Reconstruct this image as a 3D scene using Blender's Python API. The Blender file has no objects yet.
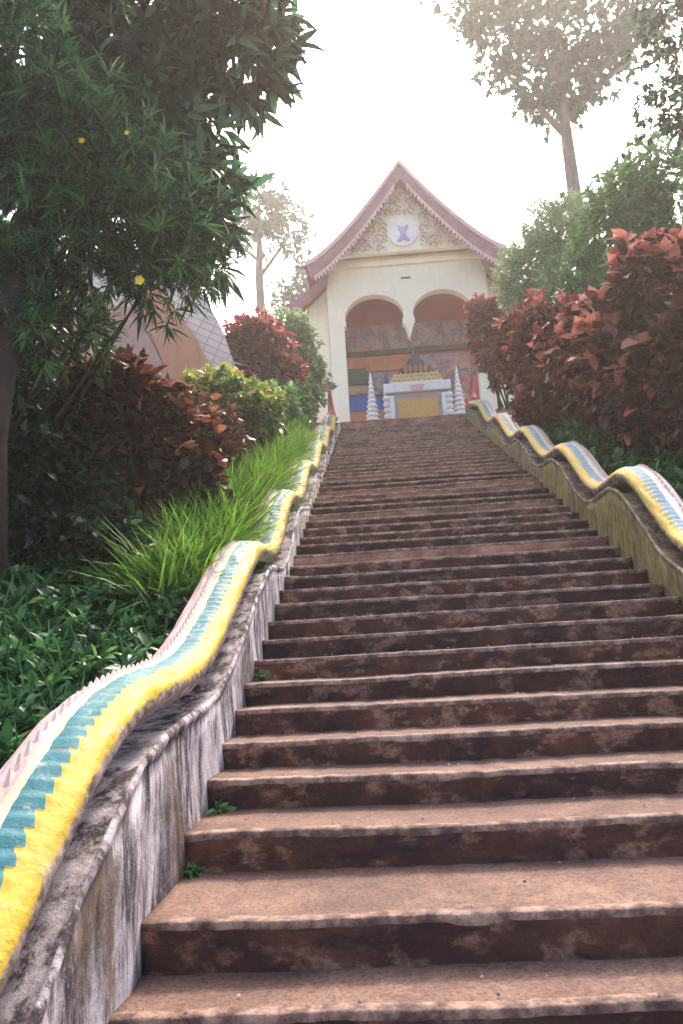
import bpy, bmesh, math, random
import numpy as np
from mathutils import Vector, Matrix, noise
R = math.radians
rnd = random.Random(7)
rng = np.random.default_rng(11)
sc = bpy.context.scene
col = sc.collection

# ------------------------------------------------------------------ objects
def tag(o, label=None, cat=None, group=None, kind=None):
    if label: o['label'] = label
    if cat: o['category'] = cat
    if group: o['group'] = group
    if kind: o['kind'] = kind
    return o

def link(name, me, mat=None, parent=None, smooth=False):
    o = bpy.data.objects.new(name, me)
    col.objects.link(o)
    if mat:
        for m in (mat if isinstance(mat, (list, tuple)) else [mat]):
            me.materials.append(m)
    if smooth:
        me.polygons.foreach_set('use_smooth', [True] * len(me.polygons))
    if parent:
        o.parent = parent
        o.matrix_parent_inverse = Matrix.Translation(parent.location).inverted() if parent.type == 'EMPTY' else Matrix()
    return o

def empty(name, loc):
    o = bpy.data.objects.new(name, None)
    o.location = loc
    o.empty_display_size = .3
    col.objects.link(o)
    return o

class MB:
    def __init__(s):
        s.v = []; s.f = []; s.mi = []
    def add(s, vs, fs, mi=0):
        b = len(s.v)
        s.v += [tuple(p) for p in vs]
        s.f += [tuple(i + b for i in f) for f in fs]
        s.mi += [mi] * len(fs)
        return s
    def box(s, x0, x1, y0, y1, z0, z1, mi=0, taper=0):
        t = taper
        s.add([(x0, y0, z0), (x1, y0, z0), (x1, y1, z0), (x0, y1, z0),
               (x0 + t, y0 + t, z1), (x1 - t, y0 + t, z1), (x1 - t, y1 - t, z1), (x0 + t, y1 - t, z1)],
              [(0, 3, 2, 1), (4, 5, 6, 7), (0, 1, 5, 4), (1, 2, 6, 5), (2, 3, 7, 6), (3, 0, 4, 7)], mi)
        return s
    def prism(s, pts, y0, y1, mi=0):          # outline in xz, extruded along y
        n = len(pts)
        bm = bmesh.new()
        a = [bm.verts.new((p[0], y0, p[1])) for p in pts]
        b = [bm.verts.new((p[0], y1, p[1])) for p in pts]
        bm.faces.new(a); bm.faces.new(b[::-1])
        for i in range(n):
            j = (i + 1) % n
            bm.faces.new((a[j], a[i], b[i], b[j]))
        bm.normal_update()
        bmesh.ops.triangulate(bm, faces=[f for f in bm.faces if len(f.verts) > 4], ngon_method='EAR_CLIP')
        bm.verts.index_update()
        s.add([v.co[:] for v in bm.verts], [[v.index for v in f.verts] for f in bm.faces], mi)
        bm.free()
        return s
    def lathe(s, prof, c, n=20, mi=0):
        vs = []; fs = []
        for r, z in prof:
            for i in range(n):
                a = 2 * math.pi * i / n
                vs.append((c[0] + r * math.cos(a), c[1] + r * math.sin(a), c[2] + z))
        for k in range(len(prof) - 1):
            for i in range(n):
                j = (i + 1) % n
                fs.append((k * n + i, k * n + j, (k + 1) * n + j, (k + 1) * n + i))
        fs.append(tuple(range(n))[::-1]); fs.append(tuple(range((len(prof) - 1) * n, len(prof) * n)))
        return s.add(vs, fs, mi)
    def tube(s, pts, rad, n=8, mi=0):
        vs = []; fs = []
        m = len(pts)
        pts = [Vector(p) for p in pts]
        for k in range(m):
            d = (pts[min(k + 1, m - 1)] - pts[max(k - 1, 0)]).normalized()
            u = d.orthogonal().normalized() if abs(d.z) > .95 else d.cross(Vector((0, 0, 1))).normalized()
            w = d.cross(u)
            for i in range(n):
                a = 2 * math.pi * i / n
                q = rad[k] * (1 + .12 * noise.noise(pts[k] * 3 + Vector((i, 0, 0))))
                vs.append(pts[k] + (u * math.cos(a) + w * math.sin(a)) * q)
        for k in range(m - 1):
            for i in range(n):
                j = (i + 1) % n
                fs.append((k * n + i, k * n + j, (k + 1) * n + j, (k + 1) * n + i))
        fs.append(tuple(range(n))[::-1]); fs.append(tuple(range((m - 1) * n, m * n)))
        return s.add(vs, fs, mi)
    def build(s, name, mat, parent=None, smooth=False, bevel=0):
        me = bpy.data.meshes.new(name)
        me.from_pydata(s.v, [], s.f)
        o = link(name, me, mat, parent, smooth)
        if any(s.mi): me.polygons.foreach_set('material_index', s.mi)
        me.update()
        bm = bmesh.new(); bm.from_mesh(me); bmesh.ops.recalc_face_normals(bm, faces=bm.faces); bm.to_mesh(me); bm.free()
        if bevel:
            md = o.modifiers.new('bevel', 'BEVEL'); md.width = bevel; md.segments = 2; md.limit_method = 'ANGLE'
        return o

# ------------------------------------------------------------------ materials
def newmat(name):
    m = bpy.data.materials.new(name); m.use_nodes = True
    nt = m.node_tree
    b = nt.nodes['Principled BSDF']
    return m, nt, b
def N(nt, t, **k):
    n = nt.nodes.new(t)
    for a, v in k.items():
        if a in n.inputs: n.inputs[a].default_value = v
        else: setattr(n, a, v)
    return n
def ramp(nt, src, stops, interp='LINEAR'):
    n = nt.nodes.new('ShaderNodeValToRGB')
    n.color_ramp.interpolation = interp
    e = n.color_ramp.elements
    while len(e) < len(stops): e.new(.5)
    for i, (p, c) in enumerate(stops):
        e[i].position = p
        e[i].color = (*c, 1) if len(c) == 3 else c
    nt.links.new(src, n.inputs[0])
    return n.outputs[0]
def noise_n(nt, scale, detail=6, rough=.6, vec=None, stretch=None, obj=False):
    tc = nt.nodes.new('ShaderNodeTexCoord')
    v = tc.outputs['Object'] if obj else None
    if v is None:
        g = nt.nodes.new('ShaderNodeNewGeometry'); v = g.outputs['Position']
    if stretch:
        mp = nt.nodes.new('ShaderNodeMapping'); mp.inputs['Scale'].default_value = stretch
        nt.links.new(v, mp.inputs[0]); v = mp.outputs[0]
    n = N(nt, 'ShaderNodeTexNoise', Scale=scale, Detail=detail, Roughness=rough)
    nt.links.new(v, n.inputs['Vector'])
    return n.outputs['Fac']
def mix(nt, f, a, b, mode='MIX'):
    n = nt.nodes.new('ShaderNodeMix'); n.data_type = 'RGBA'; n.blend_type = mode
    for s, i in ((f, 0), (a, 6), (b, 7)):
        if isinstance(s, (int, float)): n.inputs[i].default_value = s
        elif isinstance(s, tuple): n.inputs[i].default_value = (*s, 1)
        else: nt.links.new(s, n.inputs[i])
    return n.outputs[2]
def math_n(nt, op, a, b=0.):
    n = nt.nodes.new('ShaderNodeMath'); n.operation = op
    for i, s in enumerate((a, b)):
        if isinstance(s, (int, float)): n.inputs[i].default_value = s
        else: nt.links.new(s, n.inputs[i])
    return n.outputs[0]
def bump(nt, b, src, strength=.4, dist=.01):
    n = N(nt, 'ShaderNodeBump', Strength=strength, Distance=dist)
    nt.links.new(src, n.inputs['Height']); nt.links.new(n.outputs[0], b.inputs['Normal'])

def simple(name, c, c2=None, scale=6, rough=.8, bs=.3, stretch=None, grime=0.):
    m, nt, b = newmat(name)
    c2 = c2 or tuple(x * .72 for x in c)
    f = noise_n(nt, scale, stretch=stretch)
    o = ramp(nt, f, [(.35, c), (.68, c2)])
    if grime:
        g = noise_n(nt, 2.2, 8, .7, stretch=(3, 3, .35))
        o = mix(nt, ramp(nt, g, [(.5, (0, 0, 0)), (.68, (grime,) * 3)]), o, tuple(x * .4 for x in c))
    nt.links.new(o, b.inputs['Base Color'])
    b.inputs['Roughness'].default_value = rough
    bump(nt, b, noise_n(nt, scale * 9, 3), bs, .004)
    return m

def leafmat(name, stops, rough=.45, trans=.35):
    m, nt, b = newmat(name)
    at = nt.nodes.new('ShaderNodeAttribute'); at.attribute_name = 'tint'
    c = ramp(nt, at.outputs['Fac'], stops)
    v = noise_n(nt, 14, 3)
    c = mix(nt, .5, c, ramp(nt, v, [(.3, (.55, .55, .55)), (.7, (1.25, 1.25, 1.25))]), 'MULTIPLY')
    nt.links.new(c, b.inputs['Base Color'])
    b.inputs['Roughness'].default_value = rough
    b.inputs['Specular IOR Level'].default_value = .35
    t = nt.nodes.new('ShaderNodeBsdfTranslucent'); nt.links.new(c, t.inputs[0])
    mx = nt.nodes.new('ShaderNodeMixShader'); mx.inputs[0].default_value = trans
    nt.links.new(b.outputs[0], mx.inputs[1]); nt.links.new(t.outputs[0], mx.inputs[2])
    nt.links.new(mx.outputs[0], nt.nodes['Material Output'].inputs[0])
    return m

M = {}
# concrete treads / risers
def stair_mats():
    m, nt, b = newmat('glare_tinted_riser')  # upper risers: glare over the high steps put into the colour
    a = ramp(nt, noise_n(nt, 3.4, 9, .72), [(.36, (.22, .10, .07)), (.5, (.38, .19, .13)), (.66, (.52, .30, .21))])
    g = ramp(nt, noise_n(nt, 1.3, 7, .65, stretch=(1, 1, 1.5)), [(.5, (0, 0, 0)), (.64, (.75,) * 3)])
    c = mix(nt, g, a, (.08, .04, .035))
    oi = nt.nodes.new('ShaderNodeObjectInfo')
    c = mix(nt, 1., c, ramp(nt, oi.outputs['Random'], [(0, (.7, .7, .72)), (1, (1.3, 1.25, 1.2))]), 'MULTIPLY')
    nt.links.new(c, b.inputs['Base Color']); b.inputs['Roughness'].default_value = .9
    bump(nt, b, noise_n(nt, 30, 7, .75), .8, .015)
    M['riser_glare'] = m
    m, nt, b = newmat('worn_concrete_tread')
    a = ramp(nt, noise_n(nt, 2.3, 8, .65), [(.3, (.08, .043, .034)), (.5, (.145, .078, .058)), (.72, (.25, .148, .108))])
    sp = ramp(nt, noise_n(nt, 55, 3, .8), [(.36, (.45, .42, .42)), (.5, (1, 1, 1)), (.68, (1.35, 1.3, 1.25))])
    c = mix(nt, 1., a, sp, 'MULTIPLY')
    d = ramp(nt, noise_n(nt, 5.5, 6, .7), [(.55, (0, 0, 0)), (.7, (.75,) * 3)])
    c = mix(nt, d, c, (.11, .065, .06))
    nt.links.new(c, b.inputs['Base Color']); b.inputs['Roughness'].default_value = .85
    bump(nt, b, noise_n(nt, 42, 6, .7), .7, .012)
    M['tread'] = m
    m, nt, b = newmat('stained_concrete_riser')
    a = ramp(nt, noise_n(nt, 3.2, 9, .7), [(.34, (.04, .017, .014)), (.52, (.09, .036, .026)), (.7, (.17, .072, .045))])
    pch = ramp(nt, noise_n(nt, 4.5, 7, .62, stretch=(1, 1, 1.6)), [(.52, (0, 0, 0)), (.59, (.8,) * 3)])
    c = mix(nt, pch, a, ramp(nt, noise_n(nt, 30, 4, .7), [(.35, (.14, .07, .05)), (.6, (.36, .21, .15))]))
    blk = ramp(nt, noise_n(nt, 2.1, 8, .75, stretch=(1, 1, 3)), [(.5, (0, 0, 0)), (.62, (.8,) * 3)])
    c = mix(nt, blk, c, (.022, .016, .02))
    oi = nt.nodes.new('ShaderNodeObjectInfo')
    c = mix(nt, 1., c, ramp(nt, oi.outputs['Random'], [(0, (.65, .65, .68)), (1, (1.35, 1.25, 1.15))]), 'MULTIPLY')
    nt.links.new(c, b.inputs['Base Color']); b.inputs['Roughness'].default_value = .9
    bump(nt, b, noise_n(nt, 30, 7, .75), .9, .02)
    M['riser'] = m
    m, nt, b = newmat('rubbed_step_edge')
    a = ramp(nt, noise_n(nt, 9, 8, .7), [(.36, (.06, .035, .03)), (.47, (.15, .085, .065)), (.56, (.30, .19, .145)), (.72, (.46, .32, .25))])
    nt.links.new(a, b.inputs['Base Color']); b.inputs['Roughness'].default_value = .85
    bump(nt, b, noise_n(nt, 40, 6, .7), .8, .012)
    M['edge'] = m
stair_mats()

def wall_mat(name, base, streak, dark, moss=None, moss_amt=.5, cut=.5):
    m, nt, b = newmat(name)
    s1 = noise_n(nt, 6.5, 10, .72, stretch=(1, 1, .2))
    s3 = noise_n(nt, 17, 8, .7, stretch=(1, 1, .13))
    f = math_n(nt, 'ADD', math_n(nt, 'MULTIPLY', s1, .68), math_n(nt, 'MULTIPLY', s3, .32))
    s2 = noise_n(nt, 1.7, 7, .65, stretch=(1, 1, .6))
    c = ramp(nt, f, [(cut - .06, dark), (cut - .02, tuple((x * .45 + y) / 2 for x, y in zip(base, dark))), (cut + .015, base), (cut + .07, streak)])
    c = mix(nt, ramp(nt, s2, [(.53, (0, 0, 0)), (.66, (.8,) * 3)]), c, ramp(nt, noise_n(nt, 20, 7, .75), [(.4, dark), (.65, tuple(x * .5 for x in base))]))
    fl = ramp(nt, noise_n(nt, 42, 5, .8), [(.56, (0, 0, 0)), (.62, (.5,) * 3)])
    c = mix(nt, fl, c, tuple(x * .8 for x in streak))
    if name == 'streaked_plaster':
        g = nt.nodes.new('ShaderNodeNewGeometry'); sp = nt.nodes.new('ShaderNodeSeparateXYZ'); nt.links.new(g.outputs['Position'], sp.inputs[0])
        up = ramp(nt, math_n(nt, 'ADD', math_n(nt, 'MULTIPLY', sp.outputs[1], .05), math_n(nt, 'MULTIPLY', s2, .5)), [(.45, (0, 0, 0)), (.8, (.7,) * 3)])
        c = mix(nt, up, c, (.62, .5, .42))  # brightness of the upper left wall painted in, paler peach uphill
    if moss:
        g = noise_n(nt, 1.6, 7, .65, stretch=(1, 1, .6))
        c = mix(nt, ramp(nt, g, [(.5 - moss_amt * .25, (0, 0, 0)), (.62, (.85,) * 3)]), c,
                ramp(nt, noise_n(nt, 16, 6, .7, stretch=(1, 1, .3)), [(.4, tuple(x * .3 for x in moss)), (.62, moss)]))
    nt.links.new(c, b.inputs['Base Color']); b.inputs['Roughness'].default_value = .9
    bump(nt, b, noise_n(nt, 22, 8, .75), 1., .03)
    return m
M['wall_l'] = wall_mat('streaked_plaster', (.42, .36, .40), (.72, .66, .70), (.05, .035, .045), (.24, .15, .10), -.2, .475)
M['wall_r'] = wall_mat('mossy_plaster', (.30, .20, .16), (.42, .3, .22), (.06, .04, .035), (.38, .33, .06), 1.)
M['ledge_l'] = wall_mat('ledge_plaster', (.44, .36, .38), (.68, .6, .62), (.05, .035, .045), cut=.485)
M['ledge_r'] = wall_mat('ledge_plaster_brown', (.36, .23, .19), (.5, .35, .28), (.07, .05, .045), (.2, .2, .06), .2)

# painted serpent: attribute 'across' 0 (inner low edge) .. 1 (outer low edge), 'along' metres
def serpent_mat(name, teal, yellow, cream, pink, brown, wear):
    m, nt, b = newmat(name)
    ac = nt.nodes.new('ShaderNodeAttribute'); ac.attribute_name = 'across'
    al = nt.nodes.new('ShaderNodeAttribute'); al.attribute_name = 'along'
    wob = math_n(nt, 'MULTIPLY', math_n(nt, 'SUBTRACT', noise_n(nt, 9, 4), .5), .035)
    a = math_n(nt, 'ADD', ac.outputs['Fac'], wob)
    alw = math_n(nt, 'ADD', al.outputs['Fac'], math_n(nt, 'MULTIPLY', noise_n(nt, 3, 2), .12))
    saw = math_n(nt, 'FRACT', math_n(nt, 'MULTIPLY', alw, 12.))
    # pointed scale edge towards the yellow belly
    zz = math_n(nt, 'MULTIPLY', saw, .055)
    az = math_n(nt, 'SUBTRACT', a, zz)
    c = mix(nt, math_n(nt, 'GREATER_THAN', az, .345), yellow, teal)
    c = mix(nt, math_n(nt, 'GREATER_THAN', a, .495), c, cream)
    c = mix(nt, math_n(nt, 'GREATER_THAN', a, .545), c, pink)
    pe = math_n(nt, 'ADD', a, math_n(nt, 'MULTIPLY', math_n(nt, 'SUBTRACT', noise_n(nt, 5, 5), .5), .22))
    c = mix(nt, math_n(nt, 'GREATER_THAN', pe, .80), c, brown)
    # dark line between overlapping scales
    ln = math_n(nt, 'MULTIPLY', math_n(nt, 'GREATER_THAN', saw, .9), math_n(nt, 'GREATER_THAN', a, .35))
    ln = math_n(nt, 'MULTIPLY', ln, math_n(nt, 'LESS_THAN', a, .49))
    c = mix(nt, math_n(nt, 'MULTIPLY', ln, .45), c, tuple(x * .35 for x in teal))
    # wear
    w = ramp(nt, noise_n(nt, 8, 9, .75), [(.57, (0, 0, 0)), (.63, (wear,) * 3)])
    c = mix(nt, w, c, (.55, .46, .42))
    w2 = ramp(nt, noise_n(nt, 19, 8, .75), [(.60, (0, 0, 0)), (.66, (.7,) * 3)])
    c = mix(nt, w2, c, (.14, .1, .09))
    low = ramp(nt, math_n(nt, 'ADD', ac.outputs['Fac'], math_n(nt, 'MULTIPLY', noise_n(nt, 10, 7, .7, stretch=(1, 1, .5)), -.18)), [(.0, (1, 1, 1)), (.035, (0, 0, 0))])
    c = mix(nt, low, c, ramp(nt, noise_n(nt, 14, 6, .7), [(.4, (.09, .06, .05)), (.6, (.42, .34, .3))]))
    c = mix(nt, .35, c, ramp(nt, noise_n(nt, 30, 5, .7), [(.3, (.55, .55, .55)), (.7, (1.2, 1.2, 1.2))]), 'MULTIPLY')
    nt.links.new(c, b.inputs['Base Color']); b.inputs['Roughness'].default_value = .6
    h = math_n(nt, 'ADD', math_n(nt, 'MULTIPLY', saw, .3), noise_n(nt, 26, 6, .7))
    bump(nt, b, h, .5, .012)
    return m
M['serp_l'] = serpent_mat('painted_serpent', (.03, .18, .20), (.54, .36, .014), (.72, .62, .36), (.60, .38, .36), (.33, .12, .09), .55)
M['serp_r'] = serpent_mat('faded_painted_serpent', (.20, .33, .40), (.62, .40, .03), (.78, .68, .55), (.70, .56, .50), (.42, .15, .11), .75)

M['earth'] = simple('dark_earth', (.05, .035, .022), (.03, .03, .015), 3, .95, .8)
M['bark'] = simple('dark_bark', (.055, .03, .018), (.02, .014, .01), 7, .95, 1., (1, 1, .3))
M['barkpale'] = simple('pale_bark', (.22, .18, .15), (.12, .1, .085), 6, .9, .8, (1, 1, .3))
M['stem'] = simple('shrub_stem', (.09, .06, .04), (.05, .035, .025), 12, .9, .5)
M['cream'] = simple('cream_plaster', (.90, .83, .66), (.84, .76, .58), 1.6, .85, .25, grime=.12)
M['white'] = simple('white_plaster', (.86, .84, .78), (.78, .74, .68), 5, .8, .3, grime=.15)
M['lilac'] = simple('lilac_paint', (.55, .42, .45), (.45, .33, .36), 5, .8, .2)
M['maroon'] = simple('maroon_paint', (.42, .09, .13), (.34, .07, .11), 2, .8, .1)
M['soffit'] = simple('purple_red_board', (.34, .16, .19), (.24, .105, .13), 5, .8, .4)
M['tile'] = simple('roof_tile', (.30, .12, .08), (.2, .08, .06), 8, .85, .6)
M['orange'] = simple('orange_brown_paint', (.50, .20, .09), (.4, .15, .07), 4, .75, .2)
M['orangewall'] = simple('orange_band_paint', (.66, .30, .17), (.6, .30, .2), 3, .85, .4, grime=.4)
M['green'] = simple('dark_green_paint', (.04, .12, .07), (.03, .08, .05), 4, .6, .1)
M['blue'] = simple('blue_paint', (.05, .11, .42), (.04, .08, .3), 4, .6, .1)
M['paleblue'] = simple('pale_blue_paint', (.25, .5, .66), (.2, .42, .56), 4, .6, .1)
M['grey'] = simple('grey_stone', (.12, .085, .08), (.07, .05, .05), 9, .85, .8)
M['gold'] = simple('gold_paint', (.75, .45, .10), (.50, .24, .05), 22, .4, .8)
M['petal'] = simple('petal_cream', (.75, .55, .28), (.6, .36, .16), 18, .6, .3)
M['pinkrel'] = simple('relief_pink', (.68, .44, .42), (.56, .34, .40), 9, .8, .3)
M['bluerel'] = simple('relief_blue', (.42, .40, .62), (.34, .32, .54), 9, .8, .3)
M['redpaint'] = simple('red_paint', (.45, .06, .05), (.3, .04, .04), 9, .6, .3)
M['teal'] = simple('teal_paint', (.06, .28, .30), (.05, .2, .22), 9, .6, .3)
M['yellow'] = simple('yellow_petal', (.85, .65, .02), (.8, .5, .01), 20, .5, .1)
M['terracotta'] = simple('terracotta_wall', (.14, .055, .045), (.08, .035, .03), 3, .9, .5, grime=.5)

def mural(name, seed, pal):
    m, nt, b = newmat(name)
    g = nt.nodes.new('ShaderNodeNewGeometry')
    mp = nt.nodes.new('ShaderNodeMapping'); mp.inputs['Location'].default_value = (seed * 3.1, seed, seed * 1.7)
    nt.links.new(g.outputs['Position'], mp.inputs[0])
    wn = N(nt, 'ShaderNodeTexNoise', Scale=3.2, Detail=3); nt.links.new(mp.outputs[0], wn.inputs['Vector'])
    ad = mix(nt, .16, mp.outputs[0], wn.outputs['Color'], 'ADD')
    v = N(nt, 'ShaderNodeTexVoronoi', Scale=4.6); nt.links.new(ad, v.inputs['Vector'])
    sep = nt.nodes.new('ShaderNodeSeparateColor'); nt.links.new(v.outputs['Color'], sep.inputs[0])
    n = len(pal)
    c = ramp(nt, sep.outputs[0], [((i) / n, pal[i]) for i in range(n)], 'CONSTANT')
    v2 = N(nt, 'ShaderNodeTexVoronoi', Scale=13); nt.links.new(ad, v2.inputs['Vector'])
    sp2 = nt.nodes.new('ShaderNodeSeparateColor'); nt.links.new(v2.outputs['Color'], sp2.inputs[0])
    c = mix(nt, .45, c, ramp(nt, sp2.outputs[1], [(i / n, pal[(i * 2 + 1) % n]) for i in range(n)], 'CONSTANT'))
    nt.links.new(c, b.inputs['Base Color']); b.inputs['Roughness'].default_value = .7
    return m
PAL = [(.30, .10, .10), (.14, .17, .28), (.42, .20, .13), (.38, .26, .24), (.22, .10, .14), (.45, .30, .18), (.2, .24, .3)]
M['mural_a'] = mural('wall_painting', 1, PAL)
M['mural_b'] = mural('wall_painting_two', 4, PAL[::-1])

def tilegrid():
    m, nt, b = newmat('white_tile_slope')
    g = nt.nodes.new('ShaderNodeNewGeometry')
    mp = nt.nodes.new('ShaderNodeMapping'); mp.inputs['Rotation'].default_value = (R(90), 0, 0)
    nt.links.new(g.outputs['Position'], mp.inputs[0])
    mp2 = nt.nodes.new('ShaderNodeMapping'); mp2.inputs['Rotation'].default_value = (0, 0, R(-28))
    nt.links.new(mp.outputs[0], mp2.inputs[0])
    br = N(nt, 'ShaderNodeTexBrick', Scale=1.6); br.offset = 0
    br.inputs['Color1'].default_value = (.84, .72, .64, 1); br.inputs['Color2'].default_value = (.78, .60, .52, 1)
    br.inputs['Mortar'].default_value = (.5, .36, .32, 1); br.inputs['Mortar Size'].default_value = .018
    nt.links.new(mp2.outputs[0], br.inputs['Vector'])
    nt.links.new(br.outputs[0], b.inputs['Base Color']); b.inputs['Roughness'].default_value = .6
    return m
M['whitetile'] = tilegrid()
def rubble():
    m, nt, b = newmat('rubble_brick')
    g = nt.nodes.new('ShaderNodeNewGeometry')
    v = N(nt, 'ShaderNodeTexVoronoi', Scale=9); nt.links.new(g.outputs['Position'], v.inputs['Vector'])
    sp = nt.nodes.new('ShaderNodeSeparateColor'); nt.links.new(v.outputs['Color'], sp.inputs[0])
    c = ramp(nt, sp.outputs[0], [(0, (.2, .08, .05)), (.4, (.42, .2, .13)), (.75, (.55, .36, .28)), (1, (.6, .5, .45))])
    c = mix(nt, ramp(nt, v.outputs['Distance'], [(.35, (0, 0, 0)), (.6, (1, 1, 1))]), c, (.06, .035, .03))
    nt.links.new(c, b.inputs['Base Color']); b.inputs['Roughness'].default_value = .9
    bump(nt, b, v.outputs['Distance'], .8, -.04)
    return m
M['rubble'] = rubble()

# foliage
M['l_tree'] = leafmat('broad_dark_leaf', [(0, (.007, .02, .016)), (.55, (.016, .042, .026)), (.6, (.055, .16, .09)), (1, (.2, .42, .22))], .3, .38)
M['l_oleander'] = leafmat('narrow_leaf', [(0, (.010, .032, .018)), (.3, (.03, .10, .045)), (.65, (.09, .25, .085)), (1, (.24, .48, .14))], .3, .38)
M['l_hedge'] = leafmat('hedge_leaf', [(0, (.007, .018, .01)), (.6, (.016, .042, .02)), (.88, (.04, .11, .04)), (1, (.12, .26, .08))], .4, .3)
M['l_copper'] = leafmat('copper_leaf', [(0, (.028, .006, .009)), (.42, (.085, .016, .02)), (.62, (.24, .05, .05)), (.82, (.55, .15, .11)), (1, (.72, .30, .22))], .5, .3)
M['l_dark'] = leafmat('dark_copper_leaf', [(0, (.03, .012, .014)), (.6, (.075, .025, .02)), (.86, (.16, .045, .03)), (.95, (.36, .10, .05)), (1, (.40, .17, .09))], .55, .25)
M['l_brown'] = leafmat('brown_copper_leaf', [(0, (.035, .014, .014)), (.5, (.075, .03, .025)), (.8, (.17, .06, .035)), (1, (.36, .15, .07))], .36, .25)
M['l_rose'] = leafmat('rose_leaf', [(0, (.10, .02, .03)), (.45, (.26, .055, .065)), (.8, (.45, .12, .12)), (1, (.6, .25, .2))], .45, .35)
M['l_croton'] = leafmat('croton_leaf', [(0, (.03, .09, .03)), (.4, (.10, .22, .05)), (.7, (.34, .42, .08)), (.88, (.5, .5, .12)), (1, (.6, .2, .08))], .4, .3)
M['l_pale'] = leafmat('pale_leaf', [(0, (.09, .17, .07)), (.5, (.26, .38, .18)), (1, (.5, .6, .34))], .5, .35)
M['l_lime'] = leafmat('lime_blade', [(0, (.03, .08, .015)), (.3, (.09, .22, .03)), (.6, (.22, .40, .05)), (.93, (.42, .60, .12)), (1, (.5, .42, .2))], .5, .4)
M['l_cover'] = leafmat('cover_leaf', [(0, (.012, .04, .02)), (.42, (.04, .13, .045)), (.75, (.10, .27, .08)), (1, (.26, .46, .14))], .4, .3)
M['l_mid'] = leafmat('mid_green_leaf', [(0, (.05, .13, .05)), (.5, (.13, .29, .10)), (1, (.28, .46, .18))], .5, .35)
M['l_far'] = leafmat('far_leaf', [(0, (.015, .06, .045)), (1, (.05, .15, .09))], .6, .3)

# ------------------------------------------------------------------ leaves
def unit(a): return a / (np.linalg.norm(a, axis=-1, keepdims=True) + 1e-9)
def leaf_arrays(P, D, L, W, tint, droop=.25, fold=.25, broad=False, small=False):
    n = len(P)
    up = np.tile([0, 0, 1.], (n, 1)) + rng.normal(0, .45, (n, 3))
    S = unit(np.cross(D, up)); U = unit(np.cross(S, D))
    L = np.broadcast_to(L, (n,))[:, None]; W = np.broadcast_to(W, (n,))[:, None]
    def pt(s, w, lift): return P + D * L * s + S * W * w + U * (-droop * L * s * s + lift * W)
    if small:
        V = np.stack([pt(0, 0, 0), pt(.45, -.5, 0), pt(1, 0, 0), pt(.45, .5, 0)], 1)
        F = np.array([[0, 3, 2, 1]]); quads = F; tris = np.zeros((0, 3), int)
    else:
        a, b = (.35, .72) if not broad else (.3, .66)
        wa, wb = (.5, .36) if not broad else (.5, .42)
        V = np.stack([pt(0, 0, 0), pt(a, -wa, fold * .6), pt(a, 0, 0), pt(a, wa, fold * .6),
                      pt(b, -wb, fold * .5), pt(b, 0, 0), pt(b, wb, fold * .5), pt(1, 0, 0)], 1)
        quads = np.array([[1, 2, 5, 4], [2, 3, 6, 5]]); tris = np.array([[0, 2, 1], [0, 3, 2], [4, 5, 7], [5, 6, 7]])
    k = V.shape[1]
    base = (np.arange(n) * k)[:, None, None]
    return V.reshape(-1, 3), (quads[None] + base).reshape(-1, 4), (tris[None] + base).reshape(-1, 3), np.repeat(tint, k)

def leaf_mesh(name, packs, mat, parent=None, kind=None):
    Vs, Q, T, A = [], [], [], []; off = 0
    for v, q, t, a in packs:
        Vs.append(v); Q.append(q + off); T.append(t + off); A.append(a); off += len(v)
    V = np.concatenate(Vs); Q = np.concatenate(Q); T = np.concatenate(T); A = np.concatenate(A)
    me = bpy.data.meshes.new(name)
    me.vertices.add(len(V)); me.vertices.foreach_set('co', V.astype(np.float32).ravel())
    nl = len(Q) * 4 + len(T) * 3
    me.loops.add(nl); me.loops.foreach_set('vertex_index', np.concatenate([Q.ravel(), T.ravel()]).astype(np.int32))
    me.polygons.add(len(Q) + len(T))
    ls = np.concatenate([np.arange(len(Q)) * 4, len(Q) * 4 + np.arange(len(T)) * 3]).astype(np.int32)
    me.polygons.foreach_set('loop_start', ls)
    me.update(calc_edges=True)
    at = me.attributes.new('tint', 'FLOAT', 'POINT'); at.data.foreach_set('value', np.clip(A, 0, 1).astype(np.float32))
    me.validate()
    return link(name, me, mat, parent)

def blob_points(blobs, n, rmin=.45, lump=.25, seed=0):
    w = np.array([b[3] * b[4] + b[4] * b[5] + b[3] * b[5] for b in blobs]); w = w / w.sum()
    idx = rng.choice(len(blobs), n, p=w)
    B = np.array([b[:6] for b in blobs])[idx]
    d = unit(rng.normal(size=(n, 3)))
    ph = seed * 1.3
    lum = 1 + lump * (np.sin(d[:, 0] * 5 + ph + idx) * np.sin(d[:, 1] * 4.3 + ph * 2) + .6 * np.sin(d[:, 2] * 7 + ph + d[:, 0] * 6))
    r = (rmin + (1 - rmin) * rng.random(n) ** .6) * lum
    P = B[:, :3] + d * B[:, 3:6] * r[:, None]
    return P, d, r

def clusters(P, d, per, L, W, tintbase, spread=1., upb=.5, droop=.3, broad=False, small=False, lj=.42, tvar=.25, fold=.25, tip=.0):
    n = len(P)
    A = unit(d + np.array([0, 0, upb]) + rng.normal(0, .35, (n, 3)))
    C = np.repeat(P, per, 0); A2 = np.repeat(A, per, 0); tb = np.repeat(tintbase, per)
    m = len(C)
    rv = unit(np.cross(A2, rng.normal(size=(m, 3))))
    inc = rng.random(m) ** .7 * spread
    D = unit(A2 * (1 - inc * .9)[:, None] + rv * inc[:, None])
    C = C + A2 * (rng.random(m) * L * .35)[:, None]
    Ls = L * (1 + rng.uniform(-lj, lj, m)); Ws = W * Ls / L
    t = tb + rng.normal(0, tvar, m) * .6 + tip * (1 - inc)
    return leaf_arrays(C, D, Ls, Ws, t, droop, fold, broad, small)

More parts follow.
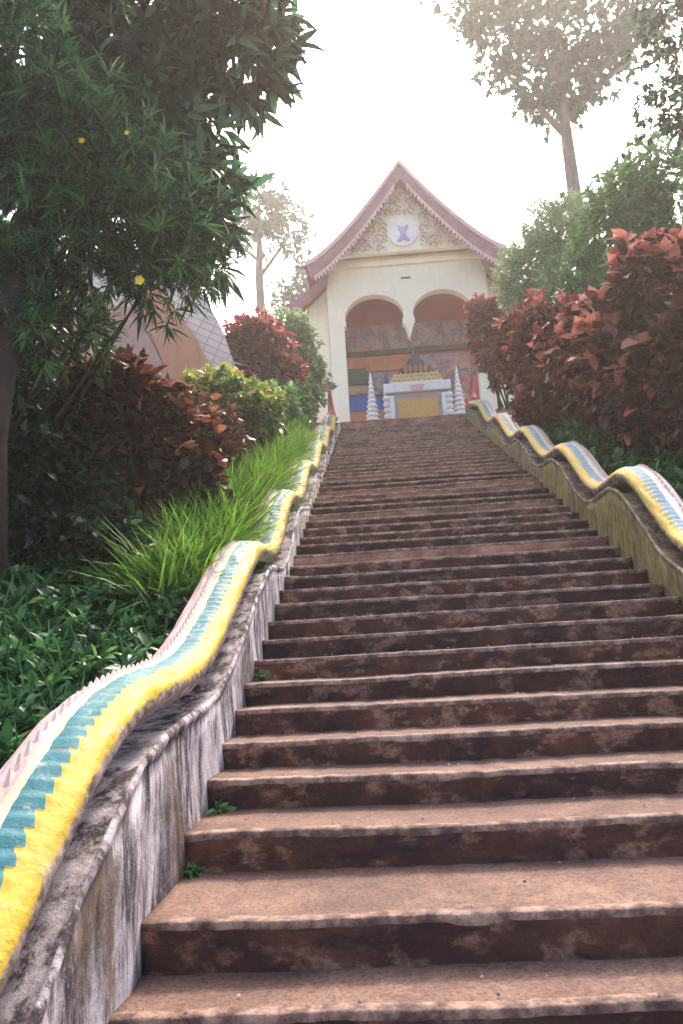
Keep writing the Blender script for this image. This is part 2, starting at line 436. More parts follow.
def stems(root, tips, r0, mat, parent, name='stem'):
    b = MB()
    for t in tips:
        root2 = Vector(root) + Vector((rnd.uniform(-.15, .15), rnd.uniform(-.15, .15), 0))
        t = Vector(t); mid = root2.lerp(t, .5) + Vector((rnd.uniform(-.12, .12), rnd.uniform(-.12, .12), .1))
        pts = [root2, root2.lerp(mid, .5) + Vector((0, 0, .05)), mid, mid.lerp(t, .5) + Vector((0, 0, .04)), t]
        b.tube(pts, [r0, r0 * .8, r0 * .6, r0 * .45, r0 * .25], 6)
    return b.build(name, mat, parent, True)

def shrub(name, label, cat, group, root, blobs, n, per, L, W, mat, hi=.35, stemmat='stem', nst=9, r0=.025, seed=1, topbright=.35, rmin=.4, **kw):
    e = empty(name, root); tag(e, label, cat, group)
    P, d, r = blob_points(blobs, n, rmin, .22, seed)
    gz = np.array([ground(x, y) for x, y in P[:, :2]])
    P[:, 2] = np.maximum(P[:, 2], gz + .05)
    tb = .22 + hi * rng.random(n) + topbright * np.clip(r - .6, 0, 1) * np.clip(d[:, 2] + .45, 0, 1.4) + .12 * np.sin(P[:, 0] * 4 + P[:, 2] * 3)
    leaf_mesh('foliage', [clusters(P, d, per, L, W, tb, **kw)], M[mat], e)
    tips = [P[i] for i in rng.choice(n, nst)]
    stems(root, tips, r0, M[stemmat], e)
    return e

# ------------------------------------------------------------------ terrain
SL = .3926; TR = .392; RS = .1539
def slopez(y):
    yc = min(max(y, -1.1), 18.4)
    return yc * SL
def ground(x, y):
    z = slopez(y)
    ax = abs(x)
    if y > 18.4: z = 7.30
    if ax < 1.95: z -= .75 if y < 17.5 else (.75 if y < 18.5 else 0)
    else: z += .08 + min(ax - 1.95, 3.) * .11
    if y > 18.6 and ax >= 1.95: z = 7.32 + .0 * ax
    if ax > 2.3: z += .05 * noise.noise(Vector((x * .9, y * .9, 0))) * (1 if ax < 12 else 8)
    far = max(0, y - 45); z -= min(far * .25, 30)
    far = max(0, ax - 25); z -= min(far * .12, 25) * (1 if y > 10 else .2)
    return z
xs = sorted(set([-400, -250, -160, -100, -70, -50, -38, -30, -24, -19, -15, -12] + [round(-10 + .4 * i, 2) for i in range(20)] + [-2.3, -1.96, -1.94, -1., 0, 1., 1.94, 1.96, 2.3]
     + [round(2.6 + .4 * i, 2) for i in range(19)] + [12, 15, 19, 24, 30, 38, 50, 70, 100, 160, 250, 400]))
ys = sorted(set([-400, -250, -150, -90, -60, -40, -25, -15, -10, -7, -5, -3.5, -2.5, -1.8] + [round(-1.2 + .4 * i, 2) for i in range(50)] + [18.5, 18.62, 20.5, 24, 28, 34, 40, 46, 52, 60, 80, 110, 150, 220, 400, 700]))
b = MB(); nx = len(xs)
b.add([(x, y, ground(x, y)) for y in ys for x in xs], [(j * nx + i, j * nx + i + 1, (j + 1) * nx + i + 1, (j + 1) * nx + i) for j in range(len(ys) - 1) for i in range(nx - 1)])
tag(b.build('ground', M['earth'], None, True), kind='structure')

# ------------------------------------------------------------------ stairs
HW = 1.71
steps = [(-1.15, -.25), (-.45, -.09), (.06, .105), (.4115, .283), (1.073, .4617)]      # (front y, top z)
for k in range(4, 46): steps.append((k * TR, k * RS))
steps.append((46 * TR, 46 * RS))
steps.append((18.40, 7.36))
st = empty('stairway', (0, 0, 0)); tag(st, kind='structure')
def step_mesh(i, y0, z0, y1, zb, depth_back):
    n = 90 if y0 < 6 else 40
    amp = .02 if y0 < 3 else .013
    prof_n = 7
    vs = []; fs = []; mi = []
    tilt = rnd.uniform(-.006, .006); sk = rnd.uniform(-.012, .012)
    for a in range(n + 1):
        x = -HW + 2 * HW * a / n
        q = noise.noise(Vector((x * 1.3, i * 7.7, 0))) * amp + noise.noise(Vector((x * 6, i * 3.1, 2))) * amp * .55 + noise.noise(Vector((x * 19, i * 3.1, 5))) * amp * .35
        q2 = noise.noise(Vector((x * 1.1, i * 5.7, 9))) * amp * .6 + noise.noise(Vector((x * 11, i * 2, 9))) * amp * .3
        ch = max(0, noise.noise(Vector((x * 3.3, i * 9.1, 4))) - .36) * .035      # chipped edge
        zt = z0 + tilt * x + q2
        yf = y0 + sk * x / HW + q
        rr = .014 + ch
        vs += [(x, yf + .012 + .5 * q, zb), (x, yf + .010, zb + (zt - zb) * .45), (x, yf + .002, zt - rr * 1.3 - .012), (x, yf + rr * .35, zt - rr * .4),
               (x, yf + rr, zt), (x, yf + .045 + rr, zt + .001), (x, (y0 + depth_back) * .5 + .02, zt - .004 + .4 * q2), (x, depth_back, zt + .002)]
    m = 8
    for a in range(n):
        for c in range(m - 1):
            fs.append((a * m + c, (a + 1) * m + c, (a + 1) * m + c + 1, a * m + c + 1))
            mi.append([1, 1, 2, 2, 2, 0, 0][c])
    # end caps
    fs.append(tuple(range(m))); mi.append(1)
    fs.append(tuple(n * m + c for c in range(m))[::-1]); mi.append(1)
    B = MB(); B.v = vs; B.f = fs; B.mi = mi
    me_o = B.build('step', [M['tread'], M['riser_glare'] if (i > 27 or i in (16, 21, 24, 25)) else M['riser'], M['edge']], st, True)
    return me_o
for i, (y0, z0) in enumerate(steps):
    zb = steps[i - 1][1] - .03 if i else -.6
    y1 = steps[i + 1][0] if i + 1 < len(steps) else 20.6
    step_mesh(i, y0, z0, y1, zb, y1 + .05)
# plateau paving up to the temple
b = MB(); b.box(-6.5, 7.5, 18.62, 34, 6.9, 7.364)
tag(b.build('terrace', simple('pale_cement', (.55, .46, .38), (.42, .34, .28), 2, .85, .4, grime=.3)), kind='structure')
# lower landing
b = MB(); b.box(-HW, HW, -6, -1.13, -.9, -.40)
tag(b.build('landing', M['tread']), kind='structure')

# ------------------------------------------------------------------ balustrades
def smooth_interp(pts, y):
    if y <= pts[0][0]: return pts[0][1]
    for (a, va), (c, vc) in zip(pts, pts[1:]):
        if y <= c:
            t = (y - a) / (c - a); t = (1 - math.cos(math.pi * t)) / 2
            return va + (vc - va) * t
    return pts[-1][1]
LP = [(-3, .70), (-2.0, .95), (-1.0, .72), (.35, .91), (2.25, .52), (3.95, .62), (5.35, .32), (6.75, .53), (8.1, .30), (9.4, .50), (10.8, .26), (12.1, .46), (13.5, .24), (14.8, .45), (16.2, .25), (17.4, .45), (18.3, .35)]
RP = [(-3, .45), (-1.3, .77), (0, .45), (1.35, .77), (2.7, .45), (4.05, .45), (5.4, .80), (6.75, .42), (8.1, .68), (9.45, .40), (10.85, .61), (12.25, .34), (13.7, .56), (15.1, .34), (16.5, .58), (18.3, .5)]
def top_l(y): return y * SL + smooth_interp(LP, y)
def top_r(y): return y * SL + smooth_interp(RP, y)

def balustrade(side, topf, mats, label, hw=.19, hh=.1, led=.215):
    wall_m, ledge_m, serp_m = mats
    y0, y1, dy = -1.9, 18.35, .06
    n = int((y1 - y0) / dy)
    Y = [y0 + (y1 - y0) * i / n for i in range(n + 1)]
    e = empty('naga_balustrade', (side * 1.95, 8, 2.9)); tag(e, label, 'balustrade', 'serpent balustrades along the stairs')
    # wall: profile across, inner face x=1.70 -> outer 2.2
    vs, fs = [], []
    xin, xout = 1.70, 2.22
    lv = 9
    for i, y in enumerate(Y):
        zt = topf(y) - led
        zb = min(y * SL, zt) - .55
        for k in range(lv):
            z = zb + (zt - .035 - zb) * k / (lv - 1)
            q = noise.noise(Vector((side * 5, y * 2.1, z * 2.5))) * .022 + noise.noise(Vector((side * 5, y * 9, z * 5))) * .014
            vs.append((side * (xin + .012 + q), y, z))
        for (dx, dz) in ((.02, -.03), (.036, -.12), (.5, -.12), (.5, -.9)):
            vs.append((side * (xin + dx + .0), y, zt - .07 + dz))
    m = lv + 4
    for i in range(n):
        for k in range(m - 1):
            fs.append((i * m + k, (i + 1) * m + k, (i + 1) * m + k + 1, i * m + k + 1))
    fs.append(tuple(range(m))); fs.append(tuple(n * m + k for k in range(m))[::-1])
    b = MB(); b.add(vs, fs); b.build('wall', wall_m, e, True)
    # ledge rim under the body
    vs, fs = [], []
    for i, y in enumerate(Y):
        zt = topf(y) - led
        q = noise.noise(Vector((side * 9, y * 3, 1))) * .012 + noise.noise(Vector((side * 9, y * 11, 4))) * .008
        q2 = noise.noise(Vector((side * 3, y * 5, 7))) * .014
        ring = [(.012 + q, -.06 + q2 * 1.5), (.004 + q, -.04 + q2 * 1.5), (-.002 + q, -.02), (.008 + q, -.006 + q2 * .5), (.018, .0 + q2 * .5), (.036, -.12), (.46, -.12), (.47, -.01), (.54, -.10)]
        for dx, dz in ring: vs.append((side * (xin + dx), y, zt + dz))
    m = 9
    for i in range(n):
        for k in range(m):
            k2 = (k + 1) % m
            fs.append((i * m + k, (i + 1) * m + k, (i + 1) * m + k2, i * m + k2))
    fs.append(tuple(range(m))); fs.append(tuple(n * m + k for k in range(m))[::-1])
    b = MB(); b.add(vs, fs); b.build('coping', ledge_m, e, True)
    # serpent body
    vs, fs, ac, al = [], [], [], []
    m = 33; s = 0; prev = None
    dyb = .014; nb = int((y1 - y0) / dyb)
    for i in range(nb + 1):
        y = y0 + (y1 - y0) * i / nb
        zt = topf(y)
        if prev: s += math.hypot(y - prev[0], zt - prev[1])
        prev = (y, zt)
        dz = (topf(y + .02) - topf(y - .02)) / .04
        tn = Vector((0, 1, dz)).normalized(); nn = Vector((0, -tn.z, tn.y))
        c = Vector((side * 1.97, y, zt)) - nn * (hh - .01)
        for k in range(m):
            a = -.22 + (math.pi + .5) * k / (m - 1)
            cx = -math.cos(a); cz = math.sin(a)
            # slightly squarish section with a raised spine on the outer top
            px = hw * math.copysign(abs(cx) ** .85, cx); pz = hh * math.copysign(abs(cz) ** .8, cz)
            pz = max(pz, -.05)
            if k == 0: px = -hw * .72; pz = -hh * .8
            if k == m - 1: px = hw * .8; pz = -hh
            saw = ((s * 12) % 1)
            v_ = k / (m - 1)
            if .33 < v_ < .52: px -= .010 * saw; pz += .010 * saw
            if .05 < v_ < .33: px -= 0.003 * saw
            q = noise.noise(Vector((side * 7 + k * .35, y * 5, 0))) * .011 + noise.noise(Vector((side * 7 + k, y * 16, 3))) * .003
            p = c + Vector((side * (px), 0, 0)) + nn * (pz + q)
            vs.append(p[:]); ac.append(v_); al.append(s)
    for i in range(nb):
        for k in range(m - 1):
            fs.append((i * m + k, (i + 1) * m + k, (i + 1) * m + k + 1, i * m + k + 1))
    fs.append(tuple(range(m))); fs.append(tuple(nb * m + k for k in range(m))[::-1])
    me = bpy.data.meshes.new('serpent_body'); me.from_pydata(vs, [], fs)
    for nm, arr in (('across', ac), ('along', al)):
        at = me.attributes.new(nm, 'FLOAT', 'POINT'); at.data.foreach_set('value', arr)
    bm = bmesh.new(); bm.from_mesh(me); bmesh.ops.recalc_face_normals(bm, faces=bm.faces); bm.to_mesh(me); bm.free()
    body = link('serpent_body', me, serp_m, e, True)
    # little back teeth along the outer ridge
    b = MB(); y = y0 + .05
    while y < y1 - .1:
        dz = (topf(y + .02) - topf(y - .02)) / .04
        tn = Vector((0, 1, dz)).normalized(); nn = Vector((0, -tn.z, tn.y))
        c = Vector((side * 2.045, y, topf(y))) - nn * .02
        h = .036 * (1 + .4 * noise.noise(c * 4)); L = .05
        w = Vector((side * .014, 0, 0))
        b.add([c - tn * L - w, c - tn * L + w, c + tn * L + w, c + tn * L - w, c + tn * L * .55 + nn * (h + .02) + w * .3, c + tn * L * .55 + nn * (h + .02) - w * .3],
              [(0, 3, 2, 1), (0, 1, 4, 5), (2, 3, 5, 4), (1, 2, 4), (3, 0, 5)])
        y += .075
    b.build('back_crest', M['crestpink'], e)
    # upturned tail finial
    zt = topf(y1)
    b = MB()
    b.tube([(side * 1.97, y1 - .15, zt - .12), (side * 1.97, y1 + .2, zt - .0), (side * 1.98, y1 + .42, zt + .25), (side * 2.0, y1 + .45, zt + .6), (side * 2.0, y1 + .38, zt + .85)],
           [.15, .14, .10, .07, .05], 12)
    t = b.build('tail', M['redpaint'] , e, True)
    b = MB()
    for k in range(7):
        a = R(-75 + 25 * k)
        c0 = Vector((side * 2.0, y1 + .38, zt + .9)); d = Vector((math.sin(a), 0, math.cos(a)))
        s2 = Vector((d.z, 0, -d.x))
        tipp = c0 + d * .26
        b.add([c0 - s2 * .05 + Vector((0, -.03, 0)), c0 + s2 * .05 + Vector((0, -.03, 0)), c0 + d * .15 + s2 * .055 + Vector((0, -.05, 0)), tipp, c0 + d * .15 - s2 * .055 + Vector((0, -.05, 0)),
               c0 - s2 * .05 + Vector((0, .03, 0)), c0 + s2 * .05 + Vector((0, .03, 0)), c0 + d * .15 + s2 * .055 + Vector((0, .02, 0)), c0 + d * .15 - s2 * .055 + Vector((0, .02, 0))],
              [(0, 1, 2, 3, 4), (5, 8, 3, 7, 6), (0, 4, 8, 5), (4, 3, 8), (1, 6, 7, 2), (2, 7, 3), (0, 5, 6, 1)], mi=[0, 1, 0, 0, 1, 0, 1][k])
    b.build('tail_fan', [M['orangewall'], M['teal']], t)
    return e
M['crestpink'] = simple('crest_plaster', (.74, .58, .50), (.55, .38, .33), 14, .8, .5)
balustrade(-1, top_l, (M['wall_l'], M['ledge_l'], M['serp_l']), 'left serpent balustrade with bright teal and yellow scales on a streaked white wall')
balustrade(1, top_r, (M['wall_r'], M['ledge_r'], M['serp_r']), 'right serpent balustrade with faded scales on a mossy yellow-green wall', .17, .085, .19)

# ------------------------------------------------------------------ temple
CX = .53
T = empty('temple', (CX, 24, 7.36))
tag(T, 'cream temple with steep curved gable and two round arches at the top of the stairs', 'temple')
YF = 22.0
def arch(cx, a, zc, bb, t0=180, t1=0, n=22):
    return [(cx + a * math.cos(R(t0 + (t1 - t0) * i / n)), zc + bb * math.sin(R(t0 + (t1 - t0) * i / n))) for i in range(n + 1)]
xl, xr = CX - 2.63, CX + 2.63
jl, jr = CX - 2.12, CX + 2.12
zb, zt = 7.36, 13.95
pts = [(xl, zb), (jl, zb), (jl, 11.62), (jl + .06, 11.62), (jl + .06, 11.78), (jl + .02, 11.84)]
pts += arch(CX - 1.12, .97, 11.88, .78)
pts += [(CX - .20, 11.74), (CX - .20, 11.60), (CX - .15, 11.56), (CX, 11.08), (CX + .15, 11.56), (CX + .20, 11.60), (CX + .20, 11.74)]
pts += arch(CX + 1.12, .97, 11.88, .78)
pts += [(jr - .02, 11.84), (jr - .06, 11.78), (jr - .06, 11.62), (jr, 11.62), (jr, zb), (xr, zb), (xr, zt), (xl, zt)]
b = MB(); b.prism(pts, YF, YF + .35); b.build('facade_wall', M['cream'], T)
b = MB(); b.box(xl - .05, xr + .05, YF - .10, YF - .003, 13.62, 13.74); b.box(xl - .02, xr + .02, YF - .06, YF - .003, 13.74, 13.86); b.build('cornice', M['cream'], T)
b = MB(); b.box(CX - .16, CX + .16, YF - .03, YF - .002, 13.13, 13.17); b.build('lamp_bracket', M['grey'], T)
for s in (-1, 1):
    b = MB(); x0 = CX + s * 2.45; b.box(min(x0, x0 + s * .18), max(x0, x0 + s * .18), 23.6, 33, zb, zt - .2); b.build('side_wall', M['cream'], T)
# interior
b = MB(); b.box(CX - 2.44, CX + 2.44, YF + .36, 23.58, 13.0, 13.1); b.build('ceiling', M['maroon'], T)
b = MB(); b.box(CX - 2.44, CX + 2.44, 23.6, 23.8, zb, 13.9); b.build('back_wall', M['maroon'], T)
yb = 23.6
def panel(name, x0, x1, z0, z1, mat, y=yb, th=.04):
    k = .935; x0, x1, z0, z1 = -.67 + (x0 + .67) * k, -.67 + (x1 + .67) * k, 1.3 + (z0 - 1.3) * k, 1.3 + (z1 - 1.3) * k
    b = MB(); b.box(x0, x1, y - th, y - .003, z0, z1); return b.build(name, M[mat], T)
panel('mural', CX - 2.2, CX - .85, 12.02, 12.98, 'mural_a'); panel('mural', CX - .8, CX + .1, 12.02, 13.0, 'mural_b')
panel('mural', CX + .15, CX + 1.35, 12.02, 12.98, 'mural_b'); panel('mural', CX + 1.4, CX + 2.3, 12.02, 12.98, 'mural_a')
panel('lintel', CX - 2.3, CX + 2.4, 11.80, 11.98, 'grey', th=.12)
panel('dado', CX - 2.3, CX + .35, 11.2, 11.79, 'orange', th=.05)
panel('mural', CX + .45, CX + 2.3, 9.9, 11.7, 'mural_a')
panel('shutter', CX - 2.2, CX - 1.55, 10.75, 11.35, 'green', th=.09)
panel('mural', CX - 1.5, CX - .1, 10.2, 11.15, 'mural_b')
panel('mural', CX - 2.25, CX - 1.52, 10.35, 10.7, 'mural_b')
panel('painted_band', CX - 2.28, CX - 1.0, 9.72, 10.32, 'blue')
panel('painted_band', CX - 2.28, CX - 1.0, 9.3, 9.70, 'orange')
panel('painted_band', CX - 2.28, CX - 1.0, 8.5, 9.28, 'paleblue')
# roof: concave profile
def roofprof(s, d=0, n=14, w=3.22, top=16.75, bot=13.45):
    out = []
    for i in range(n + 1):
        t = i / n
        x = w * t
        z = top - (top - bot) * (1 - (1 - t) ** 1.32) 
        out.append((CX + s * x, z - d * (1.25 if t < 1 else 1)))
    return out
for s in (-1, 1):
    up = roofprof(s); dn = roofprof(s, .14)
    b = MB(); b.prism(up + dn[::-1], 21.25, 33.5); b.build('roof', M['tile'], T)
    inner = roofprof(s, .44, w=3.08)
    outer = roofprof(s, -.05)
    b = MB(); b.prism(outer + inner[::-1], 21.12, 21.24); b.build('bargeboard', M['soffit'], T)
    o2 = roofprof(s, .06); b = MB(); b.prism(roofprof(s, -.07) + o2[::-1], 21.04, 21.118); b.build('barge_trim', M['pinkrel'], T)
    # flame teeth on the bargeboard's lower edge
    b = MB()
    pr = roofprof(s, .42, n=30, w=3.08)
    for i in range(2, 29):
        (xa, za), (xb, zb2) = pr[i], pr[i + 1]
        b.prism([(xa, za + .05), (xb, zb2 + .05), (xb - s * .02, zb2 - .03), ((xa + xb) / 2 - s * .05, (za + zb2) / 2 - .15), (xa, za - .03)], 21.06, 21.118)
    b.build('barge_ornament', M['pinkrel'], T)
    # lower roof tier
    x0, z0, x1, z1 = 2.55, 13.52, 3.95, 12.28
    q = [(CX + s * x0, z0), (CX + s * (x0 + .6), z0 - .62), (CX + s * x1, z1), (CX + s * x1, z1 - .10), (CX + s * (x0 + .6), z0 - .76), (CX + s * x0, z0 - .16)]
    b = MB(); b.prism(q, 21.9, 33.3); b.build('lower_roof', M['tile'], T)
    q = [(CX + s * (x0 + .02), z0 + .04), (CX + s * (x0 + .6), z0 - .58), (CX + s * (x1 + .05), z1 + .06), (CX + s * (x1 + .05), z1 - .2), (CX + s * (x0 + .6), z0 - 1.0), (CX + s * (x0 + .02), z0 - .42)]
    b = MB(); b.prism(q, 21.78, 21.89); b.build('bargeboard', M['soffit'], T)
    b = MB(); b.prism([(CX + s * 2.66, zb), (CX + s * 3.3, zb), (CX + s * 3.3, 12.5), (CX + s * 2.66, 13.1)], 22.3, 22.6); b.build('aisle_wall', M['cream'], T)
    # eave finial
    b = MB(); xx = CX + s * 3.22
    b.tube([(xx, 21.2, 13.42), (xx + s * .18, 21.2, 13.4), (xx + s * .32, 21.2, 13.52)], [.07, .05, .015], 8); b.build('finial', M['soffit'], T, True)
# pediment
b = MB(); b.prism([(CX - 2.5, 13.9)] + [(CX + x, z) for x, z in ((-1.9, 14.15), (-1.25, 14.7), (-.6, 15.4), (0, 16.2), (.6, 15.4), (1.25, 14.7), (1.9, 14.15))] + [(CX + 2.5, 13.9)], 21.6, 21.8)
ped = b.build('pediment', M['cream'], T)
r2 = random.Random(3)
def disc(b, x, z, r, y0, y1, mi=0, n=12): b.prism([(x + r * math.cos(2 * math.pi * i / n), z + r * math.sin(2 * math.pi * i / n)) for i in range(n)], y0, y1, mi)
def scroll(b, x, z, r, sgn, mi):
    P = []
    for i in range(15):
        a = i * .48; q = r * (1 - i / 16)
        P.append((x + sgn * q * math.cos(a), 21.56, z + q * math.sin(a)))
    b.tube(P, [.05 * r / .22 * (1 - i / 22) for i in range(15)], 5, mi)
for s in (-1, 1):
    b = MB()
    for z in [14.04, 14.24, 14.44, 14.64, 14.84, 15.04, 15.24, 15.44, 15.64, 15.84]:
        xm = max(.0, (16.3 - z) / 2.3 * 2.4 - .16)
        x = .12 if z > 15.1 else .64
        while x < xm:
            scroll(b, CX + s * x, z + r2.uniform(-.04, .04), r2.uniform(.10, .15), s * r2.choice((-1, 1)), r2.choice((0, 0, 0, 1, 3)))
            x += .18
    b.build('relief_scrolls', [M['pinkrel'], M['gold'], M['bluerel'], M['white']], ped, True)
b = MB(); disc(b, CX, 14.55, .50, 21.52, 21.597, 0, 32); b.build('medallion', M['white'], ped)
b = MB(); b.prism([(CX - .18, 14.76), (CX - .1, 14.72), (CX, 14.66), (CX + .1, 14.72), (CX + .18, 14.76), (CX + .16, 14.66), (CX + .07, 14.5), (CX + .1, 14.36), (CX + .22, 14.2), (CX + .08, 14.2), (CX, 14.3), (CX - .08, 14.2), (CX - .22, 14.2), (CX - .1, 14.36), (CX - .07, 14.5), (CX - .16, 14.66)], 21.47, 21.518)
b.build('medallion_emblem', M['bluerel'], ped)

# altar in front
A = empty('altar', (CX, 20.2, 7.36)); tag(A, 'white altar with gold panel and rows of cream petals in front of the arches', 'altar')
ax0, ax1 = CX - .93, CX + .93
b = MB(); b.box(ax0, ax1, 20.0, 20.9, 7.36, 8.58); b.build('pedestal', M['lilac'], A, bevel=.01)
for s in (-1, 1):
    x0 = CX + s * .70
    b = MB(); b.box(min(x0, x0 + s * .2), max(x0, x0 + s * .2), 19.93, 19.997, 7.36, 8.5)
    for k in range(5): b.lathe([(.02, 0), (.09, .03), (.11, .09), (.07, .15), (.02, .17)], (CX + s * .93, 19.9, 7.6 + k * .18), 10)
    b.build('column', M['white'], A, True)
b = MB(); b.box(CX - .58, CX + .58, 19.95, 19.996, 7.36, 8.38); b.build('gold_panel', M['gold'], A)
b = MB(); b.box(CX - .99, CX + .99, 19.88, 21.0, 8.582, 8.86); b.build('slab', M['white'], A, bevel=.015)
b = MB(); b.prism([(CX - .22, 8.76), (CX + .22, 8.76), (CX + .16, 8.62), (CX, 8.56), (CX - .16, 8.62)], 19.84, 19.878); b.build('slab_motif', M['pinkrel'], A)
b = MB()
for row in range(3):
    z = 8.87 + row * .12; hw = .80 - row * .06; npet = 11 - row
    b.box(CX - hw, CX + hw, 20.05 + row * .04, 20.8, z, z + .1)
    for i in range(npet):
        x = CX - hw + 2 * hw * (i + .5) / npet; w = hw / npet * .92
        b.prism([(x - w, z + .005), (x + w, z + .005), (x + w * .8, z + .07), (x, z + .135), (x - w * .8, z + .07)], 20.0 + row * .04, 20.047 + row * .04)
b.build('petal_rows', M['petal'], A)
S_ = empty('reliquary', (CX, 20.4, 9.22)); tag(S_, 'dark grey stepped pyramid reliquary standing on top of the altar', 'reliquary')
b = MB()
for k in range(6): b.box(CX - .52 + .075 * k, CX + .52 - .075 * k, 20.1 + .03 * k, 20.78 - .03 * k, 9.215 + .1 * k, 9.31 + .1 * k, taper=.02)
b.build('tiers', M['grey'], S_)
b = MB(); b.lathe([(.1, 0), (.12, .03), (.07, .08), (.05, .14), (.015, .26)], (CX, 20.44, 9.81), 12); b.build('spire', M['grey'], S_, True)
b = MB()
for k in range(-2, 3): b.prism([(CX + k * .15 - .05, 9.24), (CX + k * .15 + .05, 9.24), (CX + k * .15 + .05, 9.4), (CX + k * .15, 9.47), (CX + k * .15 - .05, 9.4)], 20.05, 20.098)
b.build('niche', M['orange'], S_)
def spire(x, label):
    e = empty('tiered_spire', (x, 20.0, 7.36)); tag(e, label, 'spire', 'white tiered spires beside the altar')
    b = MB(); b.box(x - .24, x + .24, 19.76, 20.24, 7.36, 7.75); b.build('base', M['white'], e, bevel=.01)
    prof = []; z = 0; 
    for k in range(9):
        r = .235 * (1 - k / 10.5)
        prof += [(r * .62, z), (r, z + .02), (r * .96, z + .05), (r * .6, z + .12)]
        z += .145
    b = MB(); b.lathe(prof, (x, 20.0, 7.76), 18); b.build('tiers', M['white'], e, True)
    b = MB(); b.lathe([(.03, 0), (.05, .04), (.03, .09), (.004, .26)], (x, 20.0, 7.76 + z - .02), 10); b.build('finial', M['white'], e, True)
spire(-.83, 'white tiered spire left of the altar near the blue painted wall')
spire(1.73, 'white tiered spire right of the altar beside the red-leaved bush')
e = empty('conical_ornament', (-.32, 20.6, 7.36)); tag(e, 'dark blue pointed ornament on a thin post behind the altar\'s left end', 'ornament')
b = MB(); b.lathe([(.05, 0), (.04, 1.5)], (-.36, 20.85, 7.36), 10); b.build('post', M['orange'], e, True)
b = MB(); b.lathe([(.06, 0), (.15, .05), (.13, .25), (.10, .4), (.05, .55), (.008, .72)], (-.36, 20.85, 8.86), 12); b.build('cone', M['bluerel2'] if 'bluerel2' in M else simple('slate_blue', (.07, .09, .16), None, 9, .6), e, True)

# stupa-like shrine on the left bank
e = empty('shrine', (-5.3, 14.6, 6)); tag(e, 'white tiled shrine with sloping side and diagonal orange band behind the left shrubs', 'shrine')
b = MB(); b.prism([(-7.6, 5.5), (-3.85, 5.5), (-3.85, 7.75), (-4.15, 8.7), (-4.75, 9.9), (-5.3, 10.6), (-7.6, 10.6)], 14.2, 17); b.build('body', M['whitetile'], e)
b = MB(); b.prism([(-6.1, 9.6), (-5.45, 9.6), (-4.75, 8.5), (-4.05, 7.0), (-3.9, 6.2), (-4.8, 6.2), (-5.35, 7.6)], 14.08, 14.197); b.build('band', M['orangewall'], e)
b = MB(); b.prism([(-7.6, 6), (-4.8, 6), (-5.3, 7.5), (-6.1, 9.2), (-7.6, 9.4)], 14.05, 14.196); b.build('lower_panel', simple('rose_plaster', (.55, .36, .32), (.5, .3, .2), 3, .85, .4, grime=.5), e)
e = empty('railing', (-4.1, 13, 7.2)); tag(e, 'thin white metal rail reaching from the shrine towards the red bush', 'railing')
b = MB(); b.tube([(-4.1, 13.9, 7.72), (-3.4, 14.7, 7.74)], [.018, .018], 8); b.build('rail', M['white'], e, True)
b = MB(); b.tube([(-3.4, 14.7, 7.76), (-3.4, 14.7, 5.6)], [.018, .018], 8); b.build('post', M['white'], e, True)
# terracotta retaining wall + rubble heap high on the left
b = MB(); b.box(-12, -5.4, 8.9, 9.3, 3.0, 7.0); tag(b.build('retaining_wall', M['terracotta']), 'dark terracotta wall in deep shade behind the left shrubs', 'wall')
b = MB(); b.prism([(-8.6, 6.9), (-5.9, 6.9), (-6.2, 8.0), (-6.9, 8.9), (-8.6, 9.4)], 9.0, 9.5); tag(b.build('rubble_wall', M['rubble']), 'rough brick and rubble wall seen through a gap in the left foliage', 'wall')

# ------------------------------------------------------------------ trees
def tree(name, label, group, trunks, crown_packs, bark, leafm):
    e = empty(name, trunks[0][0][0]); tag(e, label, 'tree', group)
    b = MB(); b.tube(*trunks[0], 12); b.build('trunk', M[bark], e, True)
    if len(trunks) > 1:
        b = MB()
        for t in trunks[1:]: b.tube(t[0], t[1], 8)
        b.build('limbs', M[bark], e, True)
    leaf_mesh('crown', crown_packs, M[leafm], e)
    return e
def crown(blobs, n, per, L, W, hi=.4, seed=1, rmin=.35, lump=.25, topbright=.35, **kw):
    P, d, r = blob_points(blobs, n, rmin, lump, seed)
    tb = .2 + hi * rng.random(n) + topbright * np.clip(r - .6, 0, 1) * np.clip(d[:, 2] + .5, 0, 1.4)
    return clusters(P, d, per, L, W, tb, **kw)

